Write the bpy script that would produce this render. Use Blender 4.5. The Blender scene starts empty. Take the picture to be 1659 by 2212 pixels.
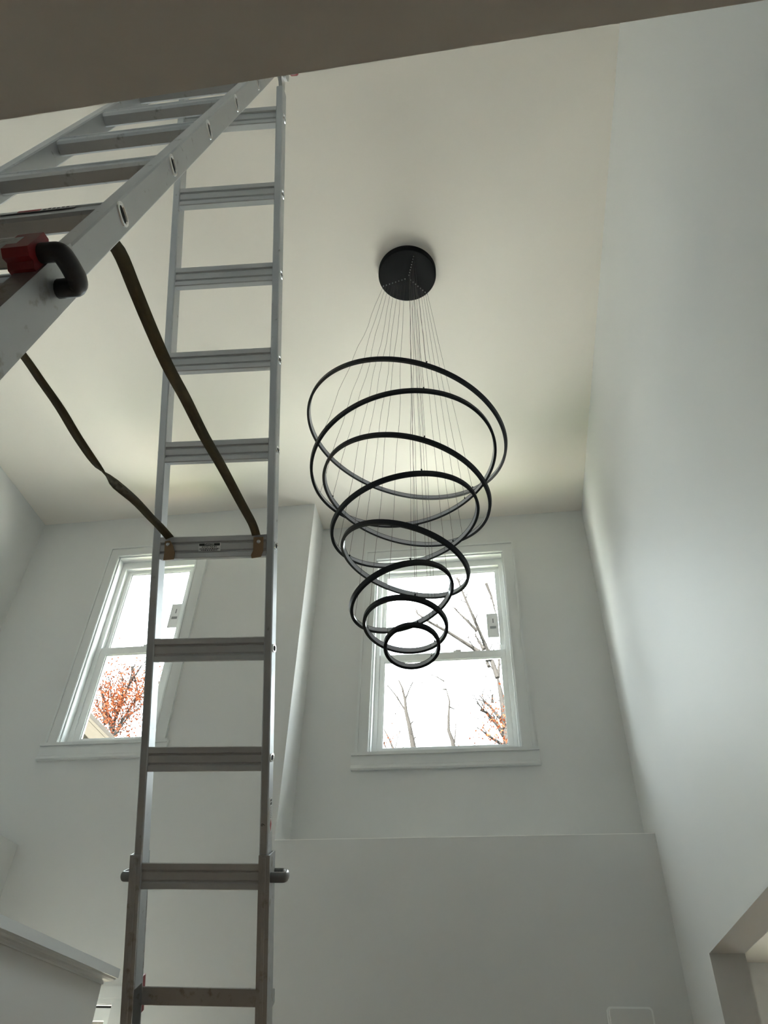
import bpy, math, random
from mathutils import Vector, Matrix
import numpy as np

random.seed(7)
scene = bpy.context.scene
COL = scene.collection
EYE = 1.5                                   # camera height above the floor

# ------------------------------------------------------------------ camera
CAM_R = Vector((0.98863, 0.147613, 0.028666))
CAM_U = Vector((0.075327, -0.651155, 0.755197))
CAM_F = Vector((-0.130143, 0.744451, 0.65487))
FPX = 1594.62
cam_data = bpy.data.cameras.new('camera')
cam = bpy.data.objects.new('camera', cam_data)
COL.objects.link(cam)
cam_data.sensor_fit = 'VERTICAL'
cam_data.sensor_height = 36.0
cam_data.lens = FPX / 2212.0 * 36.0
cam_data.clip_start = 0.02
cam_data.clip_end = 300
cam.matrix_world = Matrix(((CAM_R.x, CAM_U.x, -CAM_F.x, 0), (CAM_R.y, CAM_U.y, -CAM_F.y, 0),
                           (CAM_R.z, CAM_U.z, -CAM_F.z, EYE), (0, 0, 0, 1)))
scene.camera = cam

# ------------------------------------------------------------------ world, sun, exposure
SKY = 8.0
world = bpy.data.worlds.new('overcast_sky')
scene.world = world
world.use_nodes = True
bg = world.node_tree.nodes['Background']
bg.inputs['Color'].default_value = (0.92, 0.97, 1.0, 1)
bg.inputs['Strength'].default_value = SKY
sun_d = bpy.data.lights.new('sun', 'SUN')
sun_d.energy = 105.0
sun_d.angle = math.radians(3)
sun_d.color = (1.0, 0.965, 0.91)
sun = bpy.data.objects.new('sun', sun_d)
COL.objects.link(sun)
sun.rotation_euler = Vector((0.36, 0.62, -0.70)).to_track_quat('-Z', 'Y').to_euler()
scene.view_settings.view_transform = 'Standard'
scene.view_settings.look = 'None'
scene.view_settings.exposure = 1.12
scene.view_settings.gamma = 1.0
scene.view_settings.use_curve_mapping = False
scene.cycles.max_bounces = 14
scene.cycles.diffuse_bounces = 10
scene.cycles.transparent_max_bounces = 16

def portal(center, size_x, size_y, direction):
    d = bpy.data.lights.new('window_portal', 'AREA')
    d.shape = 'RECTANGLE'; d.size = size_x; d.size_y = size_y
    d.cycles.is_portal = True
    o = bpy.data.objects.new('window_portal', d)
    COL.objects.link(o)
    o.location = center
    o.rotation_euler = Vector(direction).to_track_quat('-Z', 'Z').to_euler()

# ------------------------------------------------------------------ pixel helpers (photo 1659 x 2212)
def ray(x, y):
    return CAM_R * ((x - 829.5) / FPX) - CAM_U * ((y - 1106) / FPX) + CAM_F
def at_y(x, y, Y):
    d = ray(x, y) * 1.0
    d = d * (Y / d.y)
    return Vector((d.x, d.y, d.z + EYE))
def at_x(x, y, X):
    d = ray(x, y); d = d * (X / d.x)
    return Vector((d.x, d.y, d.z + EYE))

# ------------------------------------------------------------------ materials
def new_mat(name):
    m = bpy.data.materials.new(name); m.use_nodes = True
    nt = m.node_tree
    return m, nt, nt.nodes['Principled BSDF']
def paint(name, col, rough=0.6, bump=0.02, scale=350, var=0.02):
    m, nt, b = new_mat(name)
    tc = nt.nodes.new('ShaderNodeTexCoord')
    n = nt.nodes.new('ShaderNodeTexNoise'); n.inputs['Scale'].default_value = scale
    n.inputs['Detail'].default_value = 3
    nt.links.new(tc.outputs['Object'], n.inputs['Vector'])
    n2 = nt.nodes.new('ShaderNodeTexNoise'); n2.inputs['Scale'].default_value = 1.7
    nt.links.new(tc.outputs['Object'], n2.inputs['Vector'])
    r = nt.nodes.new('ShaderNodeMixRGB')
    r.inputs[1].default_value = (*[c * (1 - var) for c in col], 1)
    r.inputs[2].default_value = (*[min(1, c * (1 + var)) for c in col], 1)
    nt.links.new(n2.outputs['Fac'], r.inputs[0])
    nt.links.new(r.outputs[0], b.inputs['Base Color'])
    bp = nt.nodes.new('ShaderNodeBump'); bp.inputs['Strength'].default_value = bump
    bp.inputs['Distance'].default_value = 0.002
    nt.links.new(n.outputs['Fac'], bp.inputs['Height'])
    nt.links.new(bp.outputs[0], b.inputs['Normal'])
    b.inputs['Roughness'].default_value = rough
    return m
def metal(name, c1, c2, rough=0.38, scale=14, stretch=(1, 1, 1), dirt=None, dirt_amt=0.55, metallic=1.0):
    m, nt, b = new_mat(name)
    tc = nt.nodes.new('ShaderNodeTexCoord')
    mp = nt.nodes.new('ShaderNodeMapping'); mp.inputs['Scale'].default_value = stretch
    nt.links.new(tc.outputs['Object'], mp.inputs['Vector'])
    n = nt.nodes.new('ShaderNodeTexNoise'); n.inputs['Scale'].default_value = scale
    n.inputs['Detail'].default_value = 6
    nt.links.new(mp.outputs[0], n.inputs['Vector'])
    mx = nt.nodes.new('ShaderNodeMixRGB')
    mx.inputs[1].default_value = (*c1, 1); mx.inputs[2].default_value = (*c2, 1)
    nt.links.new(n.outputs['Fac'], mx.inputs[0])
    out = mx.outputs[0]
    if dirt:
        n3 = nt.nodes.new('ShaderNodeTexNoise'); n3.inputs['Scale'].default_value = 38
        n3.inputs['Detail'].default_value = 8
        nt.links.new(tc.outputs['Object'], n3.inputs['Vector'])
        cr = nt.nodes.new('ShaderNodeValToRGB')
        cr.color_ramp.elements[0].position = dirt_amt; cr.color_ramp.elements[1].position = dirt_amt + 0.13
        nt.links.new(n3.outputs['Fac'], cr.inputs[0])
        m2 = nt.nodes.new('ShaderNodeMixRGB'); m2.inputs[2].default_value = (*dirt, 1)
        nt.links.new(cr.outputs[0], m2.inputs[0]); nt.links.new(out, m2.inputs[1])
        out = m2.outputs[0]
    nt.links.new(out, b.inputs['Base Color'])
    b.inputs['Metallic'].default_value = metallic
    rr = nt.nodes.new('ShaderNodeMapRange')
    rr.inputs['To Min'].default_value = rough - 0.08; rr.inputs['To Max'].default_value = rough + 0.12
    nt.links.new(n.outputs['Fac'], rr.inputs['Value'])
    nt.links.new(rr.outputs[0], b.inputs['Roughness'])
    return m
def plain(name, col, rough=0.5, metallic=0.0, var=0.06, scale=40, spec=0.5):
    m, nt, b = new_mat(name)
    n = nt.nodes.new('ShaderNodeTexNoise'); n.inputs['Scale'].default_value = scale
    tc = nt.nodes.new('ShaderNodeTexCoord'); nt.links.new(tc.outputs['Object'], n.inputs['Vector'])
    r = nt.nodes.new('ShaderNodeMixRGB')
    r.inputs[1].default_value = (*[c * (1 - var) for c in col], 1)
    r.inputs[2].default_value = (*[min(1, c * (1 + var)) for c in col], 1)
    nt.links.new(n.outputs['Fac'], r.inputs[0]); nt.links.new(r.outputs[0], b.inputs['Base Color'])
    b.inputs['Roughness'].default_value = rough; b.inputs['Metallic'].default_value = metallic
    b.inputs['Specular IOR Level'].default_value = spec
    return m

M_WALL = paint('wall_paint', (0.645, 0.655, 0.655))
M_CEIL = paint('ceiling_paint', (0.79, 0.755, 0.70), rough=0.85, bump=0.03)
M_TRIM = paint('trim_paint', (0.66, 0.68, 0.685), rough=0.4, bump=0.0)
M_LEDGE = paint('ledge_bounce', (0.87, 0.87, 0.86), 0.5, 0.0)  # whitened so the ledge bounces more light onto the recessed wall
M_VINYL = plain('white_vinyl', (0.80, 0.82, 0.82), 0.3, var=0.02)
M_ALU = metal('ladder_aluminium', (0.48, 0.495, 0.51), (0.60, 0.615, 0.63), 0.42, 10, (1, 1, 1), dirt=(0.25, 0.245, 0.24), dirt_amt=0.66, metallic=0.8)
M_ALU_WORN = metal('worn_aluminium', (0.42, 0.43, 0.44), (0.58, 0.59, 0.60), 0.44, 9, (1, 1, 1), dirt=(0.33, 0.30, 0.27), dirt_amt=0.57, metallic=0.8)
M_RUNG = metal('rung_aluminium', (0.48, 0.485, 0.49), (0.61, 0.615, 0.62), 0.40, 12, (1, 1, 1), dirt=(0.20, 0.20, 0.20), dirt_amt=0.70, metallic=0.4)
M_ALU_IN = plain('channel_inside', (0.12, 0.12, 0.12), 0.6, 0.6)
M_STEEL = metal('hinge_steel', (0.40, 0.40, 0.40), (0.55, 0.55, 0.55), 0.35, 20)
M_BRIGHT = metal('bright_lip', (0.75, 0.75, 0.75), (0.9, 0.9, 0.9), 0.25, 30)
M_HOLE = plain('hole_shade', (0.012, 0.012, 0.012), 0.8)
M_BLACKP = plain('black_plastic', (0.022, 0.022, 0.024), 0.38)
M_HANDLE = plain('grey_plastic', (0.19, 0.195, 0.20), 0.32)
M_REDP = plain('red_plastic', (0.24, 0.016, 0.018), 0.42)
M_STRAP = plain('olive_webbing', (0.085, 0.066, 0.026), 0.8, var=0.25, scale=60)
M_TAN = plain('tan_clip', (0.30, 0.19, 0.10), 0.55)
M_BLACK = plain('black_fixture', (0.006, 0.006, 0.007), 0.6, spec=0.08)
M_RING = plain('ring_black', (0.006, 0.007, 0.009), 0.45, var=0.03, spec=0.18)
M_DIFF = plain('ring_diffuser', (0.50, 0.51, 0.56), 0.18, var=0.02)
M_WIRE = plain('wire_dark', (0.05, 0.045, 0.04), 0.5)
M_LABEL = plain('label_white', (0.72, 0.72, 0.72), 0.5, var=0.02)
M_LABELK = plain('label_black', (0.02, 0.02, 0.02), 0.5)
M_LABELR = plain('label_red', (0.45, 0.05, 0.06), 0.5)
M_GREYINK = plain('ink_grey', (0.22, 0.22, 0.23), 0.6)
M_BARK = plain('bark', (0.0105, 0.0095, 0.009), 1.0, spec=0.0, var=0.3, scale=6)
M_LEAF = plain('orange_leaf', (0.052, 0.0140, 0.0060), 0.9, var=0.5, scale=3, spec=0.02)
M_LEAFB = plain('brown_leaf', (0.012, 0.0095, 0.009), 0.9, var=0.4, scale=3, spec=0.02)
M_HOUSE = plain('house_cream', (0.0150, 0.0130, 0.0102), 0.9, var=0.03, spec=0.03)
M_ROOF = plain('house_shingle', (0.010, 0.009, 0.008), 0.95, var=0.3, spec=0.03)
M_GROUND = paint('ground', (0.64, 0.62, 0.57), 0.9, 0.1, 4, 0.2)
M_LAWN = paint('lawn', (0.075, 0.11, 0.045), 0.9, 0.3, 30, 0.3)
M_CAB = paint('cabinet_paint', (0.66, 0.66, 0.645), 0.4, 0.0)

def wood_mat():
    m, nt, b = new_mat('wood_floor')
    tc = nt.nodes.new('ShaderNodeTexCoord')
    mp = nt.nodes.new('ShaderNodeMapping'); mp.inputs['Scale'].default_value = (9, 0.9, 1)
    nt.links.new(tc.outputs['Object'], mp.inputs['Vector'])
    n = nt.nodes.new('ShaderNodeTexNoise'); n.inputs['Scale'].default_value = 3; n.inputs['Detail'].default_value = 8
    nt.links.new(mp.outputs[0], n.inputs['Vector'])
    mx = nt.nodes.new('ShaderNodeMixRGB')
    mx.inputs[1].default_value = (0.33, 0.235, 0.165, 1); mx.inputs[2].default_value = (0.51, 0.37, 0.27, 1)
    nt.links.new(n.outputs['Fac'], mx.inputs[0]); nt.links.new(mx.outputs[0], b.inputs['Base Color'])
    b.inputs['Roughness'].default_value = 0.4
    return m
M_WOOD = wood_mat()

def glass_mat():
    m = bpy.data.materials.new('window_glass'); m.use_nodes = True
    nt = m.node_tree; nt.nodes.clear()
    o = nt.nodes.new('ShaderNodeOutputMaterial')
    t = nt.nodes.new('ShaderNodeBsdfTransparent'); t.inputs[0].default_value = (0.93, 0.96, 0.95, 1)
    g = nt.nodes.new('ShaderNodeBsdfGlossy'); g.inputs['Roughness'].default_value = 0.02
    f = nt.nodes.new('ShaderNodeFresnel'); 
    gm_ = nt.nodes.new('ShaderNodeNewGeometry'); mr = nt.nodes.new('ShaderNodeMapRange')   # same IOR on both faces of the pane
    mr.inputs['To Min'].default_value = 1.45; mr.inputs['To Max'].default_value = 1 / 1.45
    nt.links.new(gm_.outputs['Backfacing'], mr.inputs['Value']); nt.links.new(mr.outputs[0], f.inputs[0])
    mx = nt.nodes.new('ShaderNodeMixShader')
    nt.links.new(f.outputs[0], mx.inputs[0]); nt.links.new(t.outputs[0], mx.inputs[1]); nt.links.new(g.outputs[0], mx.inputs[2])
    nt.links.new(mx.outputs[0], o.inputs[0])
    return m
M_GLASS = glass_mat()

# ------------------------------------------------------------------ mesh helpers
class MB:
    def __init__(s): s.v = []; s.f = []; s.sm = []; s.mi = []
    def add(s, verts, faces, smooth=False, mi=0):
        o = len(s.v)
        s.v += [Vector(v) for v in verts]
        for f in faces:
            s.f.append([i + o for i in f]); s.sm.append(smooth); s.mi.append(mi)
        return s
    def box(s, lo, hi, mi=0):
        (a, b, c), (d, e, f) = lo, hi
        v = [(a, b, c), (d, b, c), (d, e, c), (a, e, c), (a, b, f), (d, b, f), (d, e, f), (a, e, f)]
        return s.add(v, [(0, 3, 2, 1), (4, 5, 6, 7), (0, 1, 5, 4), (1, 2, 6, 5), (2, 3, 7, 6), (3, 0, 4, 7)], mi=mi)
    def obox(s, o, a, b, c, mi=0):
        """box from corner o with edge vectors a,b,c"""
        v = [o, o + a, o + a + b, o + b, o + c, o + a + c, o + a + b + c, o + b + c]
        return s.add(v, [(0, 3, 2, 1), (4, 5, 6, 7), (0, 1, 5, 4), (1, 2, 6, 5), (2, 3, 7, 6), (3, 0, 4, 7)], mi=mi)
    def prism(s, prof, o, u, v, w, caps=True, mi=0):
        """profile points (p,q) -> o + u*p + v*q, extruded by vector w"""
        n = len(prof)
        a = [o + u * p + v * q for p, q in prof]
        b = [x + w for x in a]
        faces = [(i, (i + 1) % n, n + (i + 1) % n, n + i) for i in range(n)]
        if caps: faces += [tuple(range(n - 1, -1, -1)), tuple(range(n, 2 * n))]
        return s.add(a + b, faces, mi=mi)
    def tube(s, pts, rads, seg=8, caps=True, mi=0, smooth=True):
        pts = [Vector(p) for p in pts]
        if not hasattr(rads, '__len__'): rads = [rads] * len(pts)
        rings = []; ref = None
        for i, p in enumerate(pts):
            t = (pts[min(i + 1, len(pts) - 1)] - pts[max(i - 1, 0)]).normalized()
            if ref is None:
                ref = t.orthogonal().normalized()
            ref = (ref - t * ref.dot(t)).normalized()
            bi = t.cross(ref)
            rings.append([p + (ref * math.cos(a) + bi * math.sin(a)) * rads[i] for a in [2 * math.pi * k / seg for k in range(seg)]])
        vs = [v for r in rings for v in r]; fs = []
        for i in range(len(pts) - 1):
            for k in range(seg):
                fs.append((i * seg + k, i * seg + (k + 1) % seg, (i + 1) * seg + (k + 1) % seg, (i + 1) * seg + k))
        s.add(vs, fs, smooth, mi)
        if caps:
            s.add(rings[0], [tuple(range(seg - 1, -1, -1))], False, mi)
            s.add(rings[-1], [tuple(range(seg))], False, mi)
        return s
    def mesh(s, name, mats, origin):
        me = bpy.data.meshes.new(name)
        me.from_pydata([tuple(v - origin) for v in s.v], [], s.f)
        for m in (mats if isinstance(mats, (list, tuple)) else [mats]): me.materials.append(m)
        me.polygons.foreach_set('use_smooth', s.sm)
        me.polygons.foreach_set('material_index', s.mi)
        me.update()
        return me
def wloc(o):
    v = Vector((0, 0, 0))
    while o is not None:
        v += o.location; o = o.parent
    return v
def build(mb, name, mat, parent=None, origin=None):
    """link a mesh given in world coordinates as one object; parents are never rotated"""
    if origin is None:
        origin = wloc(parent) if parent else Vector((0, 0, 0))
    origin = Vector(origin)
    o = bpy.data.objects.new(name, mb.mesh(name, mat, origin))
    COL.objects.link(o)
    if parent:
        o.parent = parent; o.location = origin - wloc(parent)
    else:
        o.location = origin
    return o
def empty(name, loc):
    o = bpy.data.objects.new(name, None); COL.objects.link(o)
    o.location = loc; o.empty_display_size = 0.1
    return o
def tag(o, label, cat, group=None):
    o['label'] = label; o['category'] = cat
    if group: o['group'] = group
    return o
def struct(o, label=None):
    o['kind'] = 'structure'
    if label: o['label'] = label
    return o

# ------------------------------------------------------------------ the room
ZC = 5.70; ZL = 2.93; YF = 4.60; YA = 4.945; XR = 0.85; XL = -3.91; XL2 = -3.12; XP = -1.41
ZS = 2.70; YS = 0.3714; YB = -4.2; T = 0.16
# openings on the front wall (y = YF): x0, x1, z0, z1
W_L = (-3.07, -2.365, 3.605, 5.26)
W_R = (-0.911, 0.150, 3.608, 5.305)
W_D = (-3.00, -2.21, 0.25, 2.10)

def slab(name, axis, p0, p1, rect, holes, mat, label=None):
    """wall slab between planes p0,p1 on an axis; rect/holes = (u0,u1,z0,z1); one face per rectangle side"""
    us = sorted({rect[0], rect[1], *[h[0] for h in holes], *[h[1] for h in holes]})
    zs = sorted({rect[2], rect[3], *[h[2] for h in holes], *[h[3] for h in holes]})
    us = [u for u in us if rect[0] <= u <= rect[1]]; zs = [z for z in zs if rect[2] <= z <= rect[3]]
    def solid(i, j):
        if i < 0 or j < 0 or i >= len(us) - 1 or j >= len(zs) - 1: return False
        u = (us[i] + us[i + 1]) / 2; z = (zs[j] + zs[j + 1]) / 2
        return not any(h[0] < u < h[1] and h[2] < z < h[3] for h in holes)
    def P(u, z, p):
        return Vector((u, p, z)) if axis == 'y' else Vector((p, u, z)) if axis == 'x' else Vector((u, z, p))
    mb = MB()
    for i in range(len(us) - 1):
        for j in range(len(zs) - 1):
            if not solid(i, j): continue
            a, b, c, d = us[i], us[i + 1], zs[j], zs[j + 1]
            for p in (p0, p1): mb.add([P(a, c, p), P(b, c, p), P(b, d, p), P(a, d, p)], [(0, 1, 2, 3)])
            for (di, dj, q) in ((-1, 0, ((a, c), (a, d))), (1, 0, ((b, c), (b, d))), (0, -1, ((a, c), (b, c))), (0, 1, ((a, d), (b, d)))):
                if not solid(i + di, j + dj):
                    (x0, z0), (x1, z1) = q
                    mb.add([P(x0, z0, p0), P(x1, z1, p0), P(x1, z1, p1), P(x0, z0, p1)], [(0, 1, 2, 3)])
    return struct(build(mb, name, mat), label)

YAD = 7.0      # far wall of the side room
slab('floor', 'z', -0.12, 0.0, (-4.2, 4.6, YB - T, YAD + T), [], M_WOOD, 'warm brown wooden floor')
slab('ceiling', 'z', ZC, ZC + 0.15, (XL - T, XR + T, YS - 0.2, YA + T), [(XL - 2, XP - T, YF + T, YA + 2)], M_CEIL, 'high off-white ceiling of the double-height room')
slab('ceiling_lower', 'z', ZS, ZS + 0.22, (XL2 - T, XR + T, YB - T, YS), [], M_CEIL, 'low ceiling overhang above the viewer')
slab('wall_bulkhead', 'y', YS - 0.14, YS, (XL - T, XR + T, ZS + 0.22, ZC), [], M_WALL, 'upper wall face above the low ceiling edge')
# front wall: full below the ledge, only left part above it
slab('wall_front', 'y', YF, YF + T, (XL - T, XR + T, 0, ZC),
     [W_L, W_D, (XP, XR + T + 1, ZL, ZC + 1)], M_WALL, 'white wall with the narrow upper window')
slab('wall_alcove', 'y', YA, YA + T, (XP - T, XR + T, ZL - 0.3, ZC), [W_R], M_WALL, 'recessed white wall with the wide upper window')
slab('wall_alcove_return', 'x', XP - T, XP, (YF + T, YA, ZL - 0.2, ZC), [], M_WALL, 'narrow return face beside the recessed wall')
slab('trim_1', 'z', ZL, ZL + 0.004, (XP, XR, YF, YF + T), [], M_LEDGE, 'ledge cap whitened to bounce light up the recessed wall')
slab('wall_ledge', 'z', ZL - 0.12, ZL + 0.004, (XP, XR, YF + T, YA), [], M_LEDGE, 'flat ledge below the recessed window wall')
OP = (1.55, 3.915, 0.0, 2.205)    # cased opening in the right wall
slab('wall_right', 'x', XR, XR + 0.15, (YB, YA + T, 0, ZC), [OP, (YB - 1, YS - 0.14, ZS + 0.22, ZC + 1)], M_WALL, 'tall white right wall with drywall opening')
slab('wall_left', 'x', XL - T, XL, (YS - 0.14, YF, ZL - 0.1, ZC), [], M_WALL, 'upper left white wall')
slab('wall_left_lower', 'x', XL2 - 0.14, XL2, (YB, YF, 0, ZL), [], M_WALL, 'lower left white wall')
slab('wall_left_ledge', 'z', ZL - 0.1, ZL, (XL, XL2 - 0.14, YS - 0.14, YF), [], M_WALL, 'ledge on top of the lower left wall')
slab('wall_back', 'y', YB - T, YB, (XL2 - 0.14, XR + 0.15, 0, ZS), [], M_WALL, 'plain wall behind the viewer')
# side room seen through the opening
SW = (2.5, 3.6, 1.2, 2.3)  # unseen window opening, added to light the side room
slab('ceiling_side_room', 'z', ZS, ZS + 0.15, (XR + 0.15, 4.3, 0.5, YAD + T), [], M_CEIL, 'ceiling of the side room')
slab('wall_side_room_left', 'x', XR, XR + 0.15, (YA + T, YAD + T, 0, ZS + 0.15), [], M_WALL, 'inner wall of the side room')
slab('wall_side_room_front', 'y', YAD, YAD + T, (XR + 0.15, 4.3, 0, ZS), [SW], M_WALL, 'end wall of the side room')
slab('wall_side_room_right', 'x', 4.14, 4.3, (0.5, YAD, 0, ZS), [], M_WALL, 'outer wall of the side room')
slab('wall_side_room_back', 'y', 0.34, 0.5, (XR + 0.15, 4.3, 0, ZS), [], M_WALL, 'back wall of the side room')

portal(((W_L[0] + W_L[1]) / 2, YF + T, (W_L[2] + W_L[3]) / 2), W_L[1] - W_L[0], W_L[3] - W_L[2], (0, -1, 0))
portal(((W_R[0] + W_R[1]) / 2, YA + T, (W_R[2] + W_R[3]) / 2), W_R[1] - W_R[0], W_R[3] - W_R[2], (0, -1, 0))
portal(((W_D[0] + W_D[1]) / 2, YF + T, (W_D[2] + W_D[3]) / 2), W_D[1] - W_D[0], W_D[3] - W_D[2], (0, -1, 0))
portal(((SW[0] + SW[1]) / 2, YAD + T, (SW[2] + SW[3]) / 2), SW[1] - SW[0], SW[3] - SW[2], (0, -1, 0))

# ------------------------------------------------------------------ windows
def make_window(name, y, op, label, frame, stile, meet, cas, sticker):
    x0, x1, z0, z1 = op
    root = struct(empty(name, ((x0 + x1) / 2, y, z0)), label)
    # casing boards: flat face, inner bead and raised outer band
    def board(nm, a, b, inner_side, vert):
        mb = MB(); t = 0.016
        lo, hi = a, b
        mb.box((lo[0], y - t, lo[1]), (hi[0], y + 0.001, hi[1]))
        return mb
    cw = cas
    mb = MB().box((x0 - cw, y - 0.016, z0), (x0, y, z1 + cw)).box((x0 - cw, y - 0.024, z0), (x0 - cw + 0.017, y - 0.016, z1 + cw)).box((x0 - 0.012, y - 0.020, z0), (x0 - 0.004, y - 0.016, z1 + 0.004))
    build(mb, 'casing', M_TRIM, root)
    mb = MB().box((x1, y - 0.016, z0), (x1 + cw, y, z1 + cw)).box((x1 + cw - 0.017, y - 0.024, z0), (x1 + cw, y - 0.016, z1 + cw)).box((x1 + 0.004, y - 0.020, z0), (x1 + 0.012, y - 0.016, z1 + 0.004))
    build(mb, 'casing', M_TRIM, root)
    mb = MB().box((x0, y - 0.016, z1), (x1, y, z1 + cw)).box((x0 - cw + 0.017, y - 0.024, z1 + cw - 0.017), (x1 + cw - 0.017, y - 0.016, z1 + cw)).box((x0 - 0.004, y - 0.020, z1 + 0.004), (x1 + 0.004, y - 0.016, z1 + 0.012))
    build(mb, 'head_casing', M_TRIM, root)
    ex = cw + 0.022
    build(MB().box((x0 - ex, y - 0.034, z0 - 0.022), (x1 + ex, y + 0.11, z0)), 'stool', M_TRIM, root)
    prof = [(0, 0), (-0.020, 0), (-0.020, -0.066), (-0.027, -0.072), (-0.030, -0.092), (-0.022, -0.100), (0, -0.100)]
    build(MB().prism(prof, Vector((x0 - ex, y, z0 - 0.022)), Vector((0, 1, 0)), Vector((0, 0, 1)), Vector((x1 - x0 + 2 * ex, 0, 0))), 'apron', M_TRIM, root)
    # jamb liners
    jt = 0.012
    build(MB().box((x0, y, z0), (x0 + jt, y + 0.085, z1)), 'jamb', M_TRIM, root)
    build(MB().box((x1 - jt, y, z0), (x1, y + 0.085, z1)), 'jamb', M_TRIM, root)
    build(MB().box((x0 + jt, y, z1 - jt), (x1 - jt, y + 0.085, z1)), 'head_jamb', M_TRIM, root)
    # vinyl frame
    f = frame; ya, yb = y + 0.07, y + 0.155
    fm = MB()
    fm.box((x0 + jt, ya, z0), (x0 + f, yb, z1 - jt)).box((x1 - f, ya, z0), (x1 - jt, yb, z1 - jt))
    fm.box((x0 + f, ya, z1 - f - 0.03), (x1 - f, yb, z1 - jt)).box((x0 + f, ya, z0), (x1 - f, yb, z0 + 0.02))
    fm.box((x0 + f, ya + 0.028, z0), (x0 + f + 0.008, ya + 0.034, z1 - f)).box((x1 - f - 0.008, ya + 0.028, z0), (x1 - f, ya + 0.034, z1 - f))
    build(fm, 'frame', M_VINYL, root)
    a0, a1 = x0 + f, x1 - f
    def sash(nm, yy0, yy1, zb, zt, rail_b, rail_t, st):
        m = MB()
        m.box((a0, yy0, zb), (a0 + st, yy1, zt)).box((a1 - st, yy0, zb), (a1, yy1, zt))
        m.box((a0 + st, yy0, zb), (a1 - st, yy1, zb + rail_b)).box((a0 + st, yy0, zt - rail_t), (a1 - st, yy1, zt))
        # glazing bead
        g = 0.009
        for (p, q) in (((a0 + st, zb + rail_b), (a0 + st + g, zt - rail_t)), ((a1 - st - g, zb + rail_b), (a1 - st, zt - rail_t)),
                       ((a0 + st + g, zb + rail_b), (a1 - st - g, zb + rail_b + g)), ((a0 + st + g, zt - rail_t - g), (a1 - st - g, zt - rail_t))):
            m.box((p[0], yy0 + 0.008, p[1]), (q[0], yy1 - 0.004, q[1]))
        s_ = build(m, nm, M_VINYL, root)
        yc = (yy0 + yy1) / 2
        build(MB().box((a0 + st, yc - 0.002, zb + rail_b), (a1 - st, yc + 0.002, zt - rail_t)), 'pane', M_GLASS, s_)
        return s_, yc
    lo_s, _ = sash('lower_sash', y + 0.078, y + 0.104, z0 + 0.02, meet, 0.045, 0.060, stile)
    up_s, yu = sash('upper_sash', y + 0.108, y + 0.134, meet - 0.03, z1 - f - 0.03, 0.035, 0.030, stile * 0.8)
    cx = (a0 + a1) / 2 + 0.12 * (a1 - a0)
    build(MB().box((cx - 0.03, y + 0.076, meet), (cx + 0.03, y + 0.108, meet + 0.012)).box((cx - 0.012, y + 0.08, meet + 0.012), (cx + 0.03, y + 0.1, meet + 0.02)), 'sash_lock', M_VINYL, lo_s)
    if sticker:
        sx0, sx1, sz0, sz1 = sticker
        st = build(MB().box((sx0, yu - 0.0035, sz0), (sx1, yu - 0.0022, sz1)), 'sticker', M_LABEL, up_s)
        w, h = sx1 - sx0, sz1 - sz0
        build(MB().box((sx0 + 0.25 * w, yu - 0.0042, sz0 + 0.36 * h), (sx0 + 0.8 * w, yu - 0.0035, sz0 + 0.46 * h))
              .box((sx0 + 0.5 * w, yu - 0.0042, sz0 + 0.60 * h), (sx0 + 0.6 * w, yu - 0.0035, sz0 + 0.78 * h)), 'print', M_GREYINK, st)
        build(MB().box((sx0 + 0.2 * w, yu - 0.0040, sz0 + 0.30 * h), (sx0 + 0.85 * w, yu - 0.0036, sz0 + 0.56 * h)), 'barcode_patch', M_LABEL, st)
    return root
make_window('window_1', YA, W_R, 'wide white double-hung window above the ledge', 0.044, 0.034, 4.43, 0.095, (-0.022, 0.068, 4.565, 4.785))
make_window('window_2', YF, W_L, 'narrow white double-hung window in the left wall face', 0.048, 0.052, 4.42, 0.095, (-2.545, -2.46, 4.60, 4.825))
# lower front glazing (a lit pane shows beside the cabinet)
def lower_window():
    x0, x1, z0, z1 = W_D; y = YF
    root = struct(empty('window_3', ((x0 + x1) / 2, y, z0)), 'white cased entrance glazing behind the cabinet')
    cw = 0.095
    build(MB().box((x0 - cw, y - 0.016, 0), (x0, y, z1)), 'casing', M_TRIM, root)
    build(MB().box((x1, y - 0.016, 0), (x1 + cw, y, z1)), 'casing', M_TRIM, root)
    build(MB().box((x0 - cw, y - 0.018, z1), (x1 + cw, y, z1 + 0.058)), 'head_casing', M_TRIM, root)
    build(MB().box((x0, y, z0), (x0 + 0.02, y + 0.15, z1)).box((x1 - 0.02, y, z0), (x1, y + 0.15, z1)).box((x0 + 0.02, y, z1 - 0.02), (x1 - 0.02, y + 0.15, z1)), 'jamb', M_TRIM, root)
    s = build(MB().box((x0 + 0.024, y + 0.05, z0), (x0 + 0.07, y + 0.09, z1 - 0.026)).box((x1 - 0.07, y + 0.05, z0), (x1 - 0.024, y + 0.09, z1 - 0.026))
              .box((x0 + 0.07, y + 0.05, z1 - 0.095), (x1 - 0.07, y + 0.09, z1 - 0.026)).box((x0 + 0.07, y + 0.05, z0), (x1 - 0.07, y + 0.09, z0 + 0.1)), 'sash', M_VINYL, root)
    build(MB().box((x0 + 0.024, y + 0.048, z1 - 0.036), (x1 - 0.024, y + 0.052, z1 - 0.026)), 'gap_shade', M_LABELK, root)  # dark strip painted in for the shaded gap above the sash
    build(MB().box((x0 + 0.07, y + 0.068, z0 + 0.1), (x1 - 0.07, y + 0.072, z1 - 0.095)), 'pane', M_GLASS, s)
    return root
lower_window()
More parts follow.
